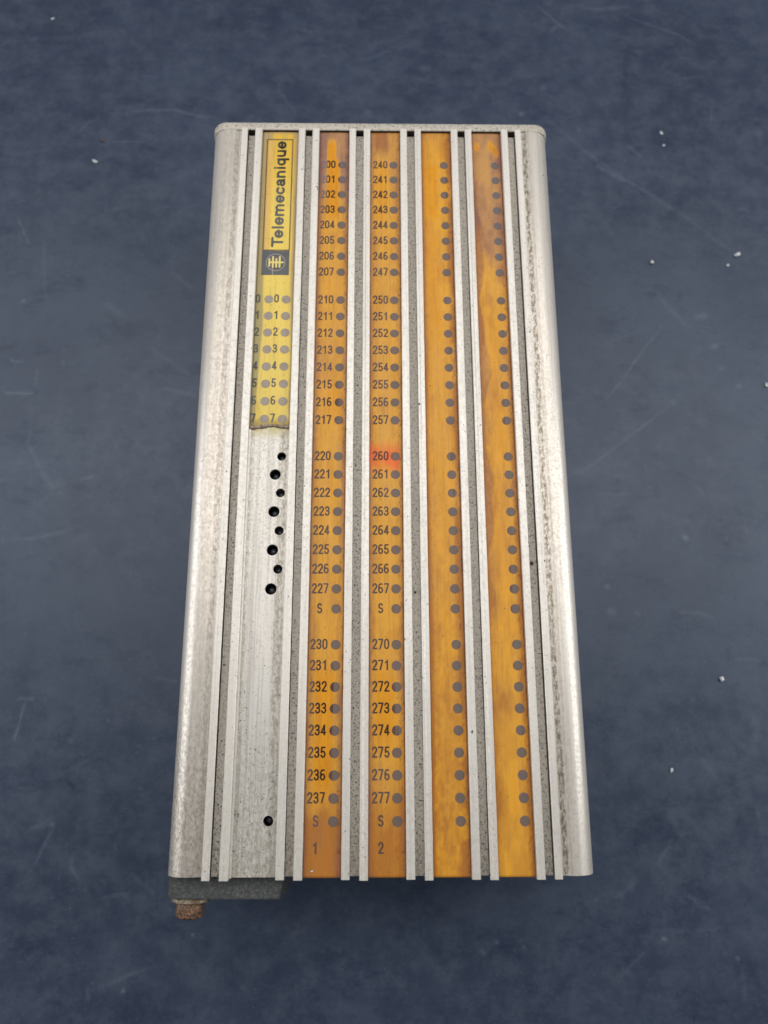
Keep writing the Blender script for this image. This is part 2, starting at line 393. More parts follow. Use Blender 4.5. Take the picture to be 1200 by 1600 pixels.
xs = nonuni(-245, 250, .9); ys = nonuni(-235, 330, .9)
nx, ny = len(xs), len(ys)
X, Y = np.meshgrid(xs, ys)
light = np.zeros_like(X); dark = np.zeros_like(X)
wx = (fbm(X / 9, Y / 9, 3) - .5) * 2.5; wy = (fbm(X / 9, Y / 9, 5) - .5) * 2.5
r2 = random.Random(11)
extra = []
for k in range(90):                                   # faint random scuffs
    x = r2.uniform(-235, 240); y = r2.uniform(-225, 320); a = r2.uniform(0, 3.14); l = r2.uniform(2, 16)
    cx = x + l * math.cos(a); cy = y + l * math.sin(a)
    extra.append(([(x, y), ((x + cx) / 2 + r2.uniform(-2, 2), (y + cy) / 2 + r2.uniform(-2, 2)), (cx, cy)], r2.uniform(.5, 2.2), r2.uniform(.05, .16) * r2.choice((1, 1, -1, -1))))
for k in range(110):                                   # specks
    x = r2.uniform(-235, 240); y = r2.uniform(-225, 320)
    extra.append(([(x, y), (x + r2.uniform(-.6, .6), y + .3)], r2.uniform(.4, 1.1), r2.uniform(.15, .45) * r2.choice((1, 1, 1, -1))))
for pts, w, st in SCUFFS + extra:
    w = max(w, .55)
    px = [p[0] for p in pts]; py = [p[1] for p in pts]; pad = 5 * w + 4
    ix = np.where((xs > min(px) - pad) & (xs < max(px) + pad))[0]; iy = np.where((ys > min(py) - pad) & (ys < max(py) + pad))[0]
    if len(ix) == 0 or len(iy) == 0: continue
    sl = (slice(iy[0], iy[-1] + 1), slice(ix[0], ix[-1] + 1))
    k = .35 if len(pts) > 1 and w < 3 else .8
    xx = X[sl] + wx[sl] * k; yy = Y[sl] + wy[sl] * k
    d = np.full(xx.shape, 1e9)
    tot = len(pts) - 1
    amp = np.zeros(xx.shape)
    for q, (a, b) in enumerate(zip(pts[:-1], pts[1:])):
        dx, dy = b[0] - a[0], b[1] - a[1]; Ln = dx * dx + dy * dy + 1e-9
        t = np.clip(((xx - a[0]) * dx + (yy - a[1]) * dy) / Ln, 0, 1)
        dd = np.hypot(xx - a[0] - t * dx, yy - a[1] - t * dy)
        s = (q + t) / tot
        fade = .35 + .65 * np.sin(np.pi * np.clip(s, .04, .96)) if tot > 1 else np.ones_like(s)
        amp = np.where(dd < d, fade, amp); d = np.minimum(d, dd)
    g = np.exp(-(d / (w * .75)) ** 2) * amp * abs(st)
    g = g * (.5 + .7 * fbm(xx / 2.5, yy / 2.5, 8))
    if st > 0: light[sl] = np.maximum(light[sl], g * .85)
    else: dark[sl] = np.maximum(dark[sl], g)
idx = np.arange(nx * ny).reshape(ny, nx)
F = np.stack([idx[:-1, :-1], idx[:-1, 1:], idx[1:, 1:], idx[1:, :-1]], -1).reshape(-1, 4)
me = bpy.data.meshes.new('tabletop')
me.vertices.add(nx * ny)
me.vertices.foreach_set('co', np.stack([X * MM, Y * MM, np.zeros_like(X)], -1).astype(np.float32).ravel())
me.loops.add(F.size); me.loops.foreach_set('vertex_index', F.ravel().astype(np.int32))
me.polygons.add(len(F)); me.polygons.foreach_set('loop_start', np.arange(0, F.size, 4, dtype=np.int32))
me.update(calc_edges=True)
set_color(me, 'stain', np.stack([np.clip(light, 0, 1), np.clip(dark, 0, 1), np.zeros_like(light)], -1).reshape(-1, 3))
table = link('tabletop', me, M['table']); table['kind'] = 'structure'

# ------------------------------------------------------------------ the module
root = bpy.data.objects.new('control_module', None)
scene.collection.objects.link(root)
root['label'] = 'ribbed aluminium control module with amber numbered strips lying on the dark scuffed table'
root['category'] = 'control module'
Y0, Y1 = -157.2, 157.2
def zz(z): return z + H                                  # z measured from the rail tops

RAILS = [(-63.5, -60.68), (-57.34, -54.18), (-37.63, -34.55), (-31.31, -28.24), (-14.54, -11.60), (-8.10, -5.09),
         (8.47, 11.53), (14.98, 17.90), (31.61, 34.61), (37.94, 40.96), (54.55, 57.49), (60.85, 63.60)]
XL, XR, RC = -77.0, 76.3, 7.4

def extrude_profile(prof, y0, y1, ny=1):
    """prof: closed (x,z) list, counter-clockwise seen from -Y"""
    n = len(prof); V = []; F = []
    for k in range(ny + 1):
        y = y0 + (y1 - y0) * k / ny
        V += [(x * MM, y * MM, z * MM) for x, z in prof]
    for k in range(ny):
        for i in range(n):
            a = k * n + i; b = k * n + (i + 1) % n
            F.append((a, b, b + n, a + n))
    F.append(list(range(n))[::-1]); F.append([ny * n + i for i in range(n)])
    return V, F

def finish(me, angle=35):
    bm = bmesh.new(); bm.from_mesh(me); bmesh.ops.recalc_face_normals(bm, faces=bm.faces); bm.to_mesh(me); bm.free()
    me.polygons.foreach_set('use_smooth', [True] * len(me.polygons))
    try: me.set_sharp_from_angle(angle=math.radians(angle))
    except Exception: pass
    return me

def corner_pts(cx, cz, r, t0, t1, n=12):
    return [(cx + r * math.cos(math.radians(t0 + (t1 - t0) * k / n)), cz + r * math.sin(math.radians(t0 + (t1 - t0) * k / n))) for k in range(n + 1)]

# housing: shoulders, channel beds and side walls in one extrusion
prof = [(XL + 1, zz(-H + .6)), (XR - 1, zz(-H + .6)), (XR, zz(-H + 1.6))]
prof += corner_pts(XR - RC, zz(-1.2 - RC), RC, 0, 90)
prof += [(66.6, zz(-1.25)), (65.8, zz(-1.75)), (63.3, zz(-1.8)), (63.3, zz(-8.0)), (57.0, zz(-8.0)), (57.0, zz(-2.9)), (41.2, zz(-2.9)), (41.2, zz(-8.0)), (34.3, zz(-8.0)),
         (34.3, zz(-2.9)), (18.2, zz(-2.9)), (18.2, zz(-8.0)), (11.2, zz(-8.0)), (11.2, zz(-2.9)), (-5.4, zz(-2.9)), (-5.4, zz(-8.0)), (-11.9, zz(-8.0)), (-11.9, zz(-2.9)),
         (-28.6, zz(-2.9)), (-28.6, zz(-8.0)), (-34.8, zz(-8.0)), (-35.2, zz(-14)), (-56.0, zz(-14)), (-56.4, zz(-8.0)), (-62.9, zz(-8.0)), (-62.9, zz(-1.8)), (-65.2, zz(-1.75)), (-66.2, zz(-1.25))]
prof += corner_pts(XL + RC, zz(-1.2 - RC), RC, 90, 180)
prof += [(XL, zz(-H + 1.6))]
V, F = extrude_profile(prof, Y0 + .9, Y1)
housing = link('housing', finish(mesh_from(V, F)), M['housing'], root)

# end plate at the far end, a little larger than the extrusion
def plate_prof(g, top):
    r = RC - 1.0 + g
    p = [(XL - g, zz(-H + .3)), (XR + g, zz(-H + .3))]
    p += corner_pts(XR + g - r, zz(top - r), r, 0, 90, 14) + corner_pts(XL - g + r, zz(top - r), r, 90, 180, 14)
    return p
secs = [(Y1 + .02, .0, -1.25), (Y1 + .35, .45, -1.0), (Y1 + 3.3, .45, -1.0), (Y1 + 3.9, .1, -1.3), (Y1 + 4.1, -.5, -1.9)]
V = []; F = []
for y, g, t in secs:
    V += [(x * MM, y * MM, z * MM) for x, z in plate_prof(g, t)]
n = len(plate_prof(0, -1))
for k in range(len(secs) - 1):
    for i in range(n):
        a = k * n + i; b = k * n + (i + 1) % n; F.append((a, b, b + n, a + n))
F.append(list(range(n))[::-1]); F.append([(len(secs) - 1) * n + i for i in range(n)])
link('end_plate', finish(mesh_from(V, F)), M['plate'], root)

# rails
for k, (a, b) in enumerate(RAILS):
    rr = random.Random(50 + k); bv = .22; NY = 90
    double = k in (5, 7, 9)
    V = []; F = []
    for q in range(NY + 1):
        y = Y0 + (Y1 - Y0) * q / NY + (rr.uniform(-.15, .15) if q == 0 else 0)
        j = lambda s: rr.gauss(0, s)
        a_, b_ = a + j(.018), b + j(.018); zt = zz(0) + j(.015)
        un = .8; left = (k % 2 == 0)                     # undercut on the side of the groove
        p = [(a_, zz(-5.5)), (a_, zt - bv), (a_ + bv, zt)] if left else [(a_ + un, zz(-5.5)), (a_ + un, zz(-.75)), (a_, zz(-.6)), (a_, zt - bv), (a_ + bv, zt)]
        if double:
            m_ = a + (b - a) * .38
            p += [(m_ - .25, zt), (m_, zt - .16), (m_ + .25, zt)]
        p += [(b_ - bv, zt), (b_, zt - bv)] + ([(b_, zz(-.6)), (b_ - un, zz(-.75)), (b_ - un, zz(-5.5))] if left else [(b_, zz(-5.5))])
        V += [(x * MM, y * MM, z * MM) for x, z in p]
    n = len(p)
    for q in range(NY):
        for i in range(n - 1):
            c = q * n + i; F.append((c, c + 1, c + 1 + n, c + n))
        F.append((q * n + n - 1, q * n, q * n + n, q * n + n - 1 + n))
    F.append(list(range(n))); F.append([NY * n + i for i in range(n)][::-1])
    link('rail', finish(mesh_from(V, F), 25), M['rail'], root)

# groove floors between the paired rails
for k in range(6):
    a = RAILS[2 * k][1] - .02; b = RAILS[2 * k + 1][0] + .02
    prof = [(a, zz(-4.15)), (b, zz(-4.15)), (b, zz(-3.55)), (b - .3, zz(-3.65)), (a + .3, zz(-3.65)), (a, zz(-3.55))]
    V, F = extrude_profile(prof, Y0 + .7, Y1 - 1.1, 40)
    for q in range(len(V)): V[q] = (V[q][0], V[q][1], V[q][2] + (rnd.gauss(0, .02) * MM if q % 6 > 1 else 0))
    link('groove_floor', finish(mesh_from(V, F)), M['groove'], root)

V, F = extrude_profile([(-63.2, zz(-8)), (63.3, zz(-8)), (63.3, zz(-1.3)), (-63.2, zz(-1.3))], Y1 - .23, Y1 - .01)  # added dark strip, no real part: paints shade where grooves and strips meet end plate
link('gap_shade_strip', finish(mesh_from(V, F)), M['gap_shade_strip'], root)
# perforated plate in the first channel
HOLES = [(-40.72, .45, 1.83), (-43.05, -7.25, 2.26), (-40.72, -14.98, 1.83), (-43.05, -22.75, 2.26), (-40.72, -30.54, 1.83),
         (-43.1, -38.35, 2.26), (-40.72, -46.0, 1.83), (-43.15, -53.8, 2.26), (-41.06, -138.0, 1.84)]
PX0, PX1 = -54.18, -37.63
def plate_sdf(X, Y):
    d = np.full(X.shape, -1.0)
    d = np.maximum(d, (PX0 + .1) - X); d = np.maximum(d, X - (PX1 - .1)); d = np.maximum(d, (Y0 + .6) - Y); d = np.maximum(d, Y - (Y1 - .1))
    for hx, hy, hr in HOLES: d = np.maximum(d, hr - np.hypot(X - hx, Y - hy))
    return d
V, F = fill_region(plate_sdf, PX0 - .3, PX1 + .3, Y0 - .5, Y1 + .5, .45, zz(-2.65), 1.2)
cp = link('channel_plate', mesh_from(V, F), M['channel'], root)
# flat faces between rail and plate: the little ledge seen on the left
V, F = extrude_profile([(-54.14, zz(-2.6)), (-53.35, zz(-2.6)), (-53.45, zz(-2.15)), (-54.14, zz(-2.05))], Y0 + .4, 12, 30)
link('channel_ledge', finish(mesh_from(V, F)), M['rail'], root)
V, F = extrude_profile([(-55.9, zz(-13.9)), (-35.4, zz(-13.9)), (-35.4, zz(-11.5)), (-55.9, zz(-11.5))], Y0 + 1.2, Y1 - .3)
link('inner_panel', finish(mesh_from(V, F)), M['black'], root)
V, F = extrude_profile([(-55.9, zz(-11.4)), (-55.3, zz(-11.4)), (-55.3, zz(-4.3)), (-55.9, zz(-4.3))], Y0 + 1.2, Y1 - .3)
def lathe(profile, seg=20):
    """(r,z) list turned about Z, in mm"""
    V = []; F = []
    for r, z in profile:
        for s in range(seg):
            t = 2 * math.pi * s / seg; V.append((r * math.cos(t) * MM, r * math.sin(t) * MM, z * MM))
    for k in range(len(profile) - 1):
        for s in range(seg):
            a = k * seg + s; b = k * seg + (s + 1) % seg; F.append((a, b, b + seg, a + seg))
    F.append(list(range(seg))[::-1]); F.append([(len(profile) - 1) * seg + s for s in range(seg)])
    return V, F
V, F = lathe([(1.5, 0), (1.5, 2.2), (1.35, 3.0), (.95, 3.6), (.4, 3.85)], 18)
led_me = finish(mesh_from(V, F))
for hx, hy, hr in HOLES:
    o = link('indicator', led_me, M['led'], root)
    o.location = (hx * MM, hy * MM, zz(-9.6) * MM)

# ------------------------------------------------------------------ label strips
def mixc(a, b, t):
    t = np.asarray(t)[..., None]
    return np.asarray(a) * (1 - t) + np.asarray(b) * t
VIV = np.array(srgb(230, 158, 0)); TYP = np.array(srgb(229, 171, 58)); HZY = np.array(srgb(172, 134, 106)); BRN = np.array(srgb(186, 124, 66)); DRK = np.array(srgb(112, 66, 42)); RED = np.array(srgb(246, 74, 34))

def gbox(x, a, b, s): return sstep(a - s, a + s, x) * (1 - sstep(b - s, b + s, x))

def haze_fields(k, u, y):
    """haze amount 0..1 (0 = film touching the card), browning 0..1, red stain 0..1"""
    sd = 31 * k
    n1 = fbm(u / 5 + k * 9, y / 14, sd + 1); n2 = fbm(u / 2.2, y / 30, sd + 2); n3 = fbm(u / 1.2, y / 1.6, sd + 4)
    st = vnoise(u * 2.6, y / 25, sd + 3)
    h = .40 + .30 * (n1 - .5) + .14 * (n2 - .5) + .05 * (n3 - .5)
    b = np.zeros_like(u); red = np.zeros_like(u)
    edge = sstep(4.0, 6.9, np.abs(u + (n1 - .5) * 2))
    if k == 0:
        h = h + .5 * sstep(108, 140, y) + .22 * edge
        c = gbox(u, -3.0, .6 + 2.0 * (1 - sstep(139, 145, y)), .55) * gbox(y, 112, 152, 2.5)
        h = h * (1 - c)
        c = gbox(u + (n2 - .5) * 1.5, -3.6, 3.0, 1.1) * gbox(y + 6 * (n1 - .5), -129, -84, 7)
        h = h * (1 - .99 * c)
        c = gbox(u, -2.5, 5.0, 1.5) * gbox(y, 17, 31, 5); h = h * (1 - .6 * c)
        b = .9 * sstep(-126, -139, y + (n1 - .5) * 6 + np.abs(u) * .8) + .12
        b = np.maximum(b, .35 * sstep(60, 85, y) * edge)
    elif k == 1:
        h = h + .16 * sstep(120, 145, y) + .16 * edge
        c = gbox(u, -4.0, 3.0, 1.5) * gbox(y + 5 * (n1 - .5), -112, -84, 7); h = h * (1 - .85 * c)
        c = gbox(u, -4.0, .5, 1.5) * gbox(y, 110, 140, 5); h = h * (1 - .55 * c)
        b = .75 * sstep(-112, -150, y + (n1 - .5) * 20) + .75 * sstep(143, 150, y) * gbox(u, -4.5, 1.2, .8) + .1
        red = gbox(u, -9, 5.6, 1.2) * np.exp(-np.abs((y + .2) / 6.0) ** 4) * (1.0 - .3 * n2)
        red = red * (1 - .4 * gbox(u, -6, 2, 1.5) * np.exp(-((y + 5) / 3.) ** 2))
    elif k == 2:
        h = h - .10 + .18 * sstep(150, 157, y) + .12 * sstep(4.5, 6.9, u)
        c = gbox(u, -4.5, .2, 1.0) * (gbox(y, 112, 140, 3) + .5 * gbox(y, 60, 104, 4)); h = h * (1 - .85 * np.clip(c, 0, 1))
        b = .75 * sstep(3.2, 6.9, u + (n1 - .5) * 4) * sstep(.30, .65, n1) + .5 * sstep(-4.8, -6.9, u) + .22 * sstep(10, -150, y) * sstep(.4, .7, n3)
        b = b + .3 * sstep(-143, -156, y)
        b = b + .5 * sstep(136, 150, y) * gbox(u, 2, 9, 2)
    else:
        h = h + .42 * sstep(70, 118, y + 26 * (n1 - .5)) - .05
        for cy, cx, ww in ((149.5, -4.4, 1.2), (148.5, 3.0, 1.5), (150.5, 2.0, 1.0), (146.5, 4.4, 1.1)):
            h = h * (1 - .95 * np.exp(-((y - cy) / 2.2) ** 2 - ((u - cx) / ww) ** 2))
        wob = (n1 - .5) * 3.2 + 1.3 * np.sin(y / 9.0) + .6 * np.sin(y / 3.7 + 1)
        lb = sstep(-3.2, -4.6, u + wob) * gbox(y, -60, 125, 20)
        bump_ = sstep(-1.2, -3.0, u) * np.exp(-((y + 24) / 9) ** 2)
        b = .60 * np.maximum(lb, bump_ * .6) * (.6 + .8 * (n3 - .1)) + .5 * sstep(4.2, 6.9, u + (n2 - .5) * 3) * (.5 + n3) + .3 * sstep(.58, .75, n1)
        h = np.maximum(h, .55 * lb)
        c = gbox(u, -2.5, 2.5, 1.5) * gbox(y, -75, 60, 12); h = h * (1 - .35 * c)
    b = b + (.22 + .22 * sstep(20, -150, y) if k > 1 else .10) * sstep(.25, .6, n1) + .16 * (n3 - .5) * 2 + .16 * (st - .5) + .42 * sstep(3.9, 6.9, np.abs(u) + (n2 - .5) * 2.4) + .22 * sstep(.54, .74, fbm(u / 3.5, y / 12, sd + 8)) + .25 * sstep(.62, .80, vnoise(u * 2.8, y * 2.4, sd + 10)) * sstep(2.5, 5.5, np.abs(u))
    return np.clip(h, 0, 1), np.clip(b, 0, 1), np.clip(red, 0, 1)

def n1_(u, y): return fbm(u / 3.0, y / 5.0, 611)
def strip_rgb(k, u, y):
    h, b, red = haze_fields(k, u, y)
    c = np.where((h < .4)[..., None], mixc(VIV, TYP, np.clip(h / .4, 0, 1)), mixc(TYP, HZY, np.clip((h - .4) / .55, 0, 1)))
    c = mixc(c, c * np.array((.60, .46, .62)), b)
    c = mixc(c, RED, red * (.82 - .35 * sstep(.35, .65, n1_(u, y))))
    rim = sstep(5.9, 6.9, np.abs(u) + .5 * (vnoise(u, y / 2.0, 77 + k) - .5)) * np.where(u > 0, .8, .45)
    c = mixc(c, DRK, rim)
    sp = sstep(.80, .86, vnoise(u * 2.2, y * 1.4, 400 + k)) * sstep(3.5, 6.8, u) * .75
    return mixc(c, DRK * .8, sp) * np.array((.92, .87, .86))
D0, D1, D2 = np.array(srgb(36, 18, 8)), np.array(srgb(80, 62, 54)), np.array(srgb(130, 114, 116))
W0, W1, W2 = np.array(srgb(76, 54, 48)), np.array(srgb(116, 98, 88)), np.array(srgb(110, 101, 100))
def ink(c0, c1, c2, h, mid=.34):
    return np.where((h < mid)[..., None], mixc(c0, c1, np.clip(h / mid, 0, 1)), mixc(c1, c2, np.clip((h - mid) / .5, 0, 1)))
def print_rgb(k, u, y):
    h, b, red = haze_fields(k, u, y)
    c = ink(D0, D1, D2, h)
    return mixc(c, c * np.array((1.3, .8, .7)), red * .6)
def window_rgb(k, u, y):
    h, b, red = haze_fields(k, u, y)
    line = .5 * sstep(.72, .80, vnoise(u * 3.5, y / 12, 900 + k)) * sstep(.36, .24, h)
    c = ink(W0, W1, W2, np.clip(h + (.14 if k > 1 else 0) + .16 * sstep(-.8, .6, u - 3.4), 0, 1), .40)
    c = mixc(c, W0 * .5, line)
    c = mixc(c, c * .8, b * .6)
    return mixc(c, c * np.array((1.1, .85, .8)), red * .5)

def grid_sheet(x0, x1, y0f, y1f, zf, step, thick):
    """sheet with thickness between x0..x1; y0f/y1f are functions of x for the ends"""
    gx = np.linspace(x0, x1, max(3, int((x1 - x0) / step) + 1)); n_y = int(300 * .45 / step) + 60
    t = np.linspace(0, 1, n_y)
    X = np.repeat(gx[None, :], n_y, 0)
    Yb = np.array([y0f(v) for v in gx])[None, :]; Yt = np.array([y1f(v) for v in gx])[None, :]
    Y = Yb + (Yt - Yb) * t[:, None]
    Z = zf(X, Y)
    a, b = len(gx), n_y
    V = np.stack([X * MM, Y * MM, Z * MM], -1).reshape(-1, 3)
    idx = np.arange(a * b).reshape(b, a)
    F = np.stack([idx[:-1, :-1], idx[:-1, 1:], idx[1:, 1:], idx[1:, :-1]], -1).reshape(-1, 4).tolist()
    per = list(idx[0, :]) + list(idx[1:, -1]) + list(idx[-1, -2::-1]) + list(idx[-2:0:-1, 0])
    low = V[per].copy(); low[:, 2] -= thick * MM
    base = len(V); V = np.concatenate([V, low]); m = len(per)
    for i in range(m):
        j = (i + 1) % m
        F.append([int(per[j]), int(per[i]), base + i, base + j])
    return V, F

ROWS = [139.45 - 7.82 * i for i in range(8)] + [71.2 - 7.88 * i for i in range(8)] + [.40 - 7.75 * i for i in range(9)] + [-75.25 - 7.87 * i for i in range(9)]
CHAN = [(-28.24, -14.54), (-5.09, 8.47), (17.90, 31.61), (40.96, 54.55)]
DOTX = [-17.70, 5.40, 28.25, 51.40]
ZS = -2.25
def window_mesh(r):
    f = lambda X, Y: np.hypot(X, Y) - r
    return fill_region(f, -r - .2, r + .2, -r - .2, r + .2, .32, 0, .03)
WV, WF = window_mesh(1.83)
for k, (a, b) in enumerate(CHAN):
    cx = (a + b) / 2
    zf = lambda X, Y, cx=cx, k=k: zz(ZS) + .10 * np.cos((X - cx) / 13.7 * np.pi) + .05 * (fbm((X - cx) / 6, Y / 25, 60 + k) - .5)
    V, F = grid_sheet(a + .06, b - .06, lambda v: Y0 + .45, lambda v: Y1 - .25, zf, .42, .5)
    me = mesh_from(V, F, smooth=True)
    c = coords(me) / MM
    set_color(me, 'stain', strip_rgb(k, c[:, 0] - cx, c[:, 1]))
    s = link('label_strip', me, M['strip'], root)
    s['label'] = ('amber strip with black numbers 200 to 237', 'amber strip with black numbers 240 to 277 and a red stain', 'amber strip with dots and no numbers, brighter', 'amber strip with dots and no numbers, brown along its left side')[k]
    for i, ry in enumerate(ROWS):
        me = mesh_from([(x + DOTX[k] * MM, y + ry * MM, zz(ZS + .15) * MM) if z > -.00001 else (x + DOTX[k] * MM, y + ry * MM, zz(ZS - .05) * MM) for x, y, z in WV], WF)
        c = coords(me) / MM
        set_color(me, 'stain', window_rgb(k, c[:, 0] - cx, c[:, 1]))
        link('indicator_window', me, M['print'], s)
        if k < 2:
            g, q = (i // 8, i % 8) if i < 24 else ((2, 8) if i == 24 else (3, i - 25))
            t = 'S' if q == 8 else str(200 + 40 * k + 10 * g + q)
            tx = (-24.10, -.62)[k]
            V, F = text_mesh(t, tx, ry + .25, zz(ZS + .16))
            me = mesh_from(V, F); c = coords(me) / MM
            set_color(me, 'stain', print_rgb(k, c[:, 0] - cx, c[:, 1]))
            link('printed_number', me, M['print'], s)
    if k < 2:
        V, F = text_mesh(str(k + 1), (-24.10, -.62)[k], -147.0, zz(ZS + .16))
        me = mesh_from(V, F); c = coords(me) / MM
        set_color(me, 'stain', print_rgb(k, c[:, 0] - cx, c[:, 1]) * .9)
        link('printed_number', me, M['print'], s)

# ------------------------------------------------------------------ yellow strip with the maker's name
YEL = np.array(srgb(232, 202, 98)); YV = np.array(srgb(220, 174, 50)); OLV = np.array(srgb(170, 156, 104)); OLB = np.array(srgb(186, 156, 106))
YC = -45.9
def inner_edges(y):
    l = -51.6 + .9 * sstep(95, 60, y) - 1.6 * sstep(60, 20, y)
    r = -39.4 + .9 * sstep(90, 40, y)
    return l, r
def yellow_fields(x, y):
    n1 = fbm(x / 5, y / 12, 201); n2 = fbm(x / 1.5, y / 25, 202); n3 = fbm(x / 1.1, y / 1.6, 203)
    l, r = inner_edges(y)
    ins = sstep(-.5, .6, x - l + (n1 - .5) * .6) * (1 - sstep(-.5, .6, x - r + (n1 - .5) * .6))
    top = (1 - gbox(x, -50.0, -40.2, .8) ) * sstep(152.5, 153.5, y)
    ins = ins * (1 - top) * (1 - .7 * sstep(155.2, 156.3, y))
    vivid = np.clip(sstep(110, 150, y) * .8 + .25 * (n1 - .3), 0, 1)
    return ins, vivid, n1, n2, n3
def yellow_rgb(x, y):
    ins, vv, n1, n2, n3 = yellow_fields(x, y)
    marg = mixc(OLV, OLB, np.clip(sstep(60, 140, y) * .6 + sstep(YC, YC + 3, x) * .6, 0, 1))
    yel = mixc(YEL, YV, vv)
    yel = mixc(yel, OLV, .35 * sstep(.52, .75, n2) + .15 * sstep(60, 18, y) * sstep(.4, .7, n1))
    tan = gbox(x, -52.3, -49.2, .8) * gbox(y, 86, 153, 3); yel = mixc(yel, np.array(srgb(222, 176, 98)), tan * .8)
    c = mixc(marg, yel, ins)
    rim = sstep(7.4, 8.1, np.abs(x - YC)); c = mixc(c, np.array(srgb(120, 104, 70)), rim * .8)
    c = mixc(c, np.array(srgb(110, 92, 56)), .6 * sstep(18, 13.5, y + 2 * (n3 - .5)))
    return mixc(c, c * .7, sstep(.70, .80, n3) * .5)
def torn(v): return 13.5 + 1.0 * (vnoise(v / 2.2, .5, 5) - .5) + .45 * math.cos((v - YC) / 16 * math.pi * 2)
zf = lambda X, Y: zz(ZS - .05) + .12 * np.cos((X - YC) / 16.5 * np.pi) + .06 * (fbm(X / 5, Y / 14, 66) - .5) + .35 * sstep(15.2, 13.4, Y) * (fbm(X / 3, Y * 0, 12) - .2)
V, F = grid_sheet(PX0 + .08, PX1 - .08, lambda v: float(torn(v)), lambda v: Y1 - .25, zf, .42, .45)
me = mesh_from(V, F, smooth=True); c = coords(me) / MM
set_color(me, 'stain', yellow_rgb(c[:, 0], c[:, 1]))
ys_ = link('label_strip', me, M['strip'], root)
ys_['label'] = 'short yellow strip with maker name at its top and a torn lower end'
# the curled, torn lip
V = []; F = []; SEG = 10; NT = 44
for i in range(NT + 1):
    x = PX0 + .15 + (PX1 - PX0 - .3) * i / NT
    y = torn(x) - .25; e = 1 if i in (0, NT) else 0
    rr = (.30 + .32 * float(vnoise(x / 1.3, 3.3, 8)) + .3 * float(sstep(5.5, 8, abs(x - YC)))) * (1 - .6 * e)
    for s in range(SEG):
        t = 2 * math.pi * s / SEG
        q = 1 + .25 * (float(vnoise(x * 1.5, s * 1.7, 4)) - .5)
        V.append((x * MM, (y + rr * 1.35 * q * math.cos(t)) * MM, (zz(ZS + .1) + .7 * rr * q * math.sin(t)) * MM))
for i in range(NT):
    for s in range(SEG):
        a = i * SEG + s; b = i * SEG + (s + 1) % SEG; F.append((a, b, b + SEG, a + SEG))
F.append(list(range(SEG))); F.append([NT * SEG + s for s in range(SEG)])
link('torn_edge', finish(mesh_from(V, F), 60), M['burnt'], ys_)
# number columns and windows
def yprint(x, y, dark=False):
    ins, vv, n1, n2, n3 = yellow_fields(x, y)
    h = np.clip(.55 + .5 * (n1 - .5) - (.55 * sstep(118, 150, y) if dark else 0) * sstep(-48, -45, x + 0 * y), 0, 1)
    return ink(np.array(srgb(40, 34, 24)), np.array(srgb(80, 82, 80)), np.array(srgb(120, 116, 112)), h, .5)
YW, YF = window_mesh(1.9)
for i in range(8):
    ry = 71.35 - 7.84 * i
    for j, dx in enumerate((-48.4, -41.05)):
        me = mesh_from([(x + (dx + .02 * i) * MM, y + ry * MM, zz(ZS + (.13 if z > -.00001 else -.05)) * MM) for x, y, z in YW], YF)
        c = coords(me) / MM
        n_ = fbm(c[:, 0] / 2, c[:, 1] / 3, 500)
        set_color(me, 'stain', mixc(np.array(srgb(146, 134, 116)), np.array(srgb(164, 152, 140)), n_))
        link('indicator_window', me, M['print'], ys_)
    for dx in (-53.15 + .02 * i, -45.2 + .02 * i):
        V, F = text_mesh(str(i), dx, ry + .45, zz(ZS + .14))
        keep = PX0 + .1
        V = [(max(v[0], keep * MM), v[1], v[2]) for v in V]
        me = mesh_from(V, F); c = coords(me) / MM
        set_color(me, 'stain', yprint(c[:, 0], c[:, 1]))
        link('printed_number', me, M['print'], ys_)
# frame round the name
ZP = zz(ZS + .15)
def fx(y): return -52.15 + (y - 95) * .0, -40.2
def frame_sdf(X, Y):
    hw, hh, cx, cy = 5.95, 28.9, -46.15, 124.1
    d = np.maximum(np.abs(X - cx) - hw, np.abs(Y - cy) - hh)
    w = .17 + .12 * fbm(X / 3, Y / 5, 71)
    return np.maximum(np.abs(d + .2) - w, (94.9 - Y))
V, F = fill_region(frame_sdf, -52.6, -39.6, 94.5, 153.6, .16, ZP, .1)
me = mesh_from(V, F); c = coords(me) / MM
set_color(me, 'stain', mixc(np.array(srgb(84, 70, 44)), np.array(srgb(126, 112, 84)), fbm(c[:, 0], c[:, 1] / 6, 72)))
link('name_frame', me, M['print'], ys_)
# lettering, read upwards
CAPN = 4.95
pen = 0.0; lines = []
for ch in 'Telemecanique':
    w, st = LET[ch]
    for l in st: lines.append([(x + pen, y) for x, y in l])
    pen += w
total = pen - .12
sx = 54.3 / total
XB = -43.35                                    # baseline
L2 = [[(XB - y * CAPN, 97.2 + x * sx) for x, y in l] for l in lines]
f = stroke_sdf(L2, 1.0)
V, F = fill_region(lambda X, Y: f(X, Y) + .10 * (fbm(X, Y, 9) - .5), XB - CAPN - .6, XB + 1.9, 96.2, 152.6, .2, ZP + .01, .1)
me = mesh_from(V, F); c = coords(me) / MM
set_color(me, 'stain', yprint(c[:, 0], c[:, 1], True))
nm = link('name_lettering', me, M['print'], ys_)
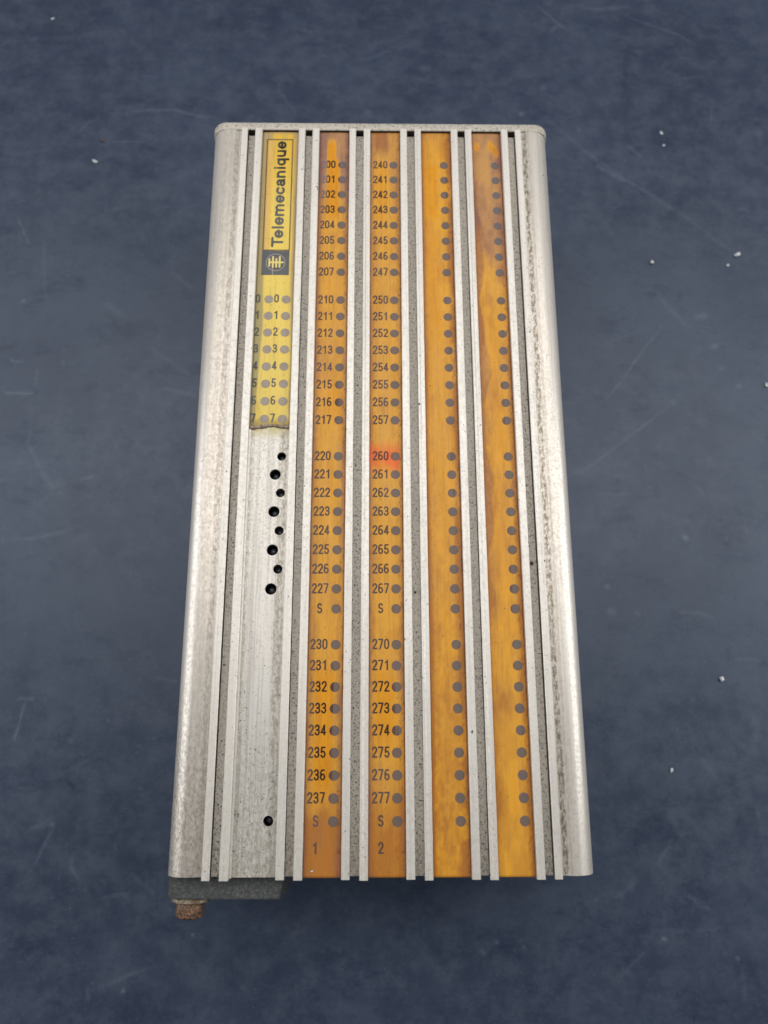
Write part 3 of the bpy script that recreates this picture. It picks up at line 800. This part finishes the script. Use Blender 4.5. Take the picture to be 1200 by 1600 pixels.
# emblem: dark block, ring and crossed bars
V, F = fill_region(lambda X, Y: np.maximum(np.abs(X + 46.2) - 5.95, np.abs(Y - 89.1) - 5.95), -52.4, -40.0, 82.9, 95.3, .3, ZP - .02, .1)
me = mesh_from(V, F); c = coords(me) / MM
set_color(me, 'stain', mixc(np.array(srgb(84, 88, 92)), np.array(srgb(100, 100, 102)), fbm(c[:, 0] / 3, c[:, 1] / 3, 74)))
link('emblem_block', me, M['print'], ys_)
EX, EY = -46.1, 89.3
bars = [[(-2.75, -1.7), (-2.75, 1.6)], [(-1.2, -2.3), (-1.2, 2.7)], [(.3, -2.2), (.3, 1.7)], [(1.75, -2.2), (1.75, 2.8)], [(-2.4, 0), (3.2, 0)]]
fb = stroke_sdf([[(EX + x, EY + y) for x, y in l] for l in bars], .80)
def ring(X, Y):
    return np.minimum(fb(X, Y), np.abs(np.hypot(X - EX, (Y - EY) * .98) - 4.05) - .13)
tail = stroke_sdf([[(EX - 1.3, EY - 3.2), (EX - 1.2, EY - 6.0)]], .3)
V, F = fill_region(lambda X, Y: np.minimum(ring(X, Y), tail(X, Y)), -50.8, -41.4, 82.6, 94.2, .14, ZP + .03, .05)
me = mesh_from(V, F); c = coords(me) / MM
rr = np.hypot(c[:, 0] - EX, c[:, 1] - EY)
set_color(me, 'stain', mixc(np.array(srgb(226, 206, 124)), np.array(srgb(178, 160, 150)), sstep(3.2, 3.9, rr)))
link('emblem_symbol', me, M['print'], ys_)

# ------------------------------------------------------------------ bracket, washer and screw at the near corner
bm = bmesh.new()
zt, zb = zz(-7.6), zz(-24)
outline = [(-76.6, -157.0), (-76.6, -162.6), (-76.1, -164.0), (-75.0, -164.6), (-36.9, -164.8), (-35.4, -157.6), (-35.2, -157.0)]
top = [bm.verts.new((x * MM, y * MM, zt * MM)) for x, y in outline]
sl = [(0, 0)] * 4 + [(2.2, 0), (2.2, 0), (2.2, 0)]
bot = [bm.verts.new(((x + d[0]) * MM, y * MM, zb * MM)) for (x, y), d in zip(outline, sl)]
bm.faces.new(top[::-1]); bm.faces.new(bot)
for i in range(len(top)):
    j = (i + 1) % len(top); bm.faces.new((top[i], top[j], bot[j], bot[i]))
bmesh.ops.bevel(bm, geom=[e for e in bm.edges if e.verts[0] in top and e.verts[1] in top], offset=.35 * MM, segments=2, affect='EDGES')
me = bpy.data.meshes.new('bracket'); bm.to_mesh(me); bm.free()
link('mounting_bracket', finish(me), M['bracket'], root)
V, F = lathe([(6.5, 0), (7.0, .25), (7.0, 1.35), (6.6, 1.6), (3, 1.6)], 40)
w = link('washer', finish(mesh_from(V, F)), M['washer'], root)
w.location = (-69.6 * MM, -164.75 * MM, zz(-14.3) * MM); w.rotation_euler = (math.radians(90), 0, math.radians(-1.5))
V = []; F = []; seg = 48
prof2 = [(3.0, 0), (4.9, .05), (5.05, .3), (5.1, 4.4), (4.9, 5.1), (4.3, 5.5), (2.6, 5.55), (2.4, 3.2)]
for r, z in prof2:
    for s in range(seg):
        t = 2 * math.pi * s / seg
        q = r * (1 + .003 * (rnd.random() - .5))
        V.append((q * math.cos(t) * MM, q * math.sin(t) * MM, z * MM))
for k in range(len(prof2) - 1):
    for s in range(seg):
        a = k * seg + s; b = k * seg + (s + 1) % seg; F.append((a, b, b + seg, a + seg))
F.append(list(range(seg))[::-1]); F.append([(len(prof2) - 1) * seg + s for s in range(seg)])
sc = link('screw', finish(mesh_from(V, F)), M['rust'], root)
sc.location = (-69.7 * MM, -166.3 * MM, zz(-14.2) * MM); sc.rotation_euler = (math.radians(90), 0, math.radians(-2))

# ------------------------------------------------------------------ crumbs lying on the table and grit on the module
def crumb(size, seed, stretch=(1, 1, .6)):
    r = random.Random(seed); bm = bmesh.new()
    bmesh.ops.create_icosphere(bm, subdivisions=2, radius=1)
    for v in bm.verts:
        k = 1 + r.uniform(-.22, .22); v.co = v.co * k
        v.co.x *= stretch[0] * size * MM; v.co.y *= stretch[1] * size * MM; v.co.z *= stretch[2] * size * MM
    lo = min(v.co.z for v in bm.verts)
    for v in bm.verts: v.co.z -= lo
    me = bpy.data.meshes.new('crumb'); bm.to_mesh(me); bm.free(); return me
CR = [((-24.9, -154.6), .55, (1.1, .6, .4), 'crumb', 'white chip on the first amber strip below the number 1'),
      ((58.9, -43.4), .85, (.9, 1.2, .5), 'rustcrumb', 'brown blob of dirt in the rightmost groove of the module'),
      ((12.9, -55.0), .6, (1, 1, .4), 'rustcrumb', 'small dark crumb of dirt in the groove right of number 267'),
((148.1, 137.2), 1.25, (1, 1, .7), 'crumb', 'round white crumb on the table right of the module, level with number 246'),
      ((160.7, -85.0), 1.35, (.95, 1.15, .8), 'crumb', 'rounded pale crumb on the table at lower right, largest of the crumbs'),
      ((195.4, 142.2), 1.9, (1.2, .65, .5), 'crumb', 'angular whitish chip on the table near the right edge of the photo'),
      ((189.7, 135.8), .9, (1, 1, .5), 'crumb', 'small grey crumb just below left of the angular whitish chip'),
      ((-160.1, 199.7), 1.9, (1.15, .5, .35), 'crumb', 'oblong pale flake on the table at upper left below a rusty speck'),
      ((-194.4, 299.3), 1.3, (1.2, .5, .35), 'crumb', 'thin white flake on the table near the top left corner'),
      ((-157.4, 213.4), 1.2, (1, .8, .6), 'rustcrumb', 'tiny rust brown crumb on the table at upper left above a pale flake'),
      ((133.1, -125.6), 1.0, (.8, 1.3, .5), 'crumb', 'small white sliver on the table right of the lower end of the module'),
      ((201.6, 65.2), 1.3, (.7, 1.2, .5), 'crumb', 'pale crumb at the right edge of the photo, middle height'),
      ((161.3, 221.3), 1.2, (.8, 1.2, .5), 'crumb', 'upper of two greyish crumbs on the table right of the far end plate'),
      ((162.0, 213.1), .9, (1, .9, .5), 'crumb', 'lower of two greyish crumbs on the table right of the far end plate')]
for i, ((x, y), s, stt, mt, lab) in enumerate(CR):
    o = link('crumb', crumb(s * .82, i + 3, stt), M[mt])
    on = (zz(ZS + .1), zz(-3.6), zz(-3.6))[i] if i < 3 else .02      # three lie on the module itself
    o.location = (x * MM, y * MM, on * MM); o.rotation_euler.z = math.radians((10, 0, 0, 0, 10, 25, 0, -28, 22, 0, -20, 0, 15, 0)[i])
    o['label'] = lab; o['category'] = 'crumb'
    o['group'] = 'crumbs lying on the module' if i < 3 else 'crumbs lying on the tabletop'
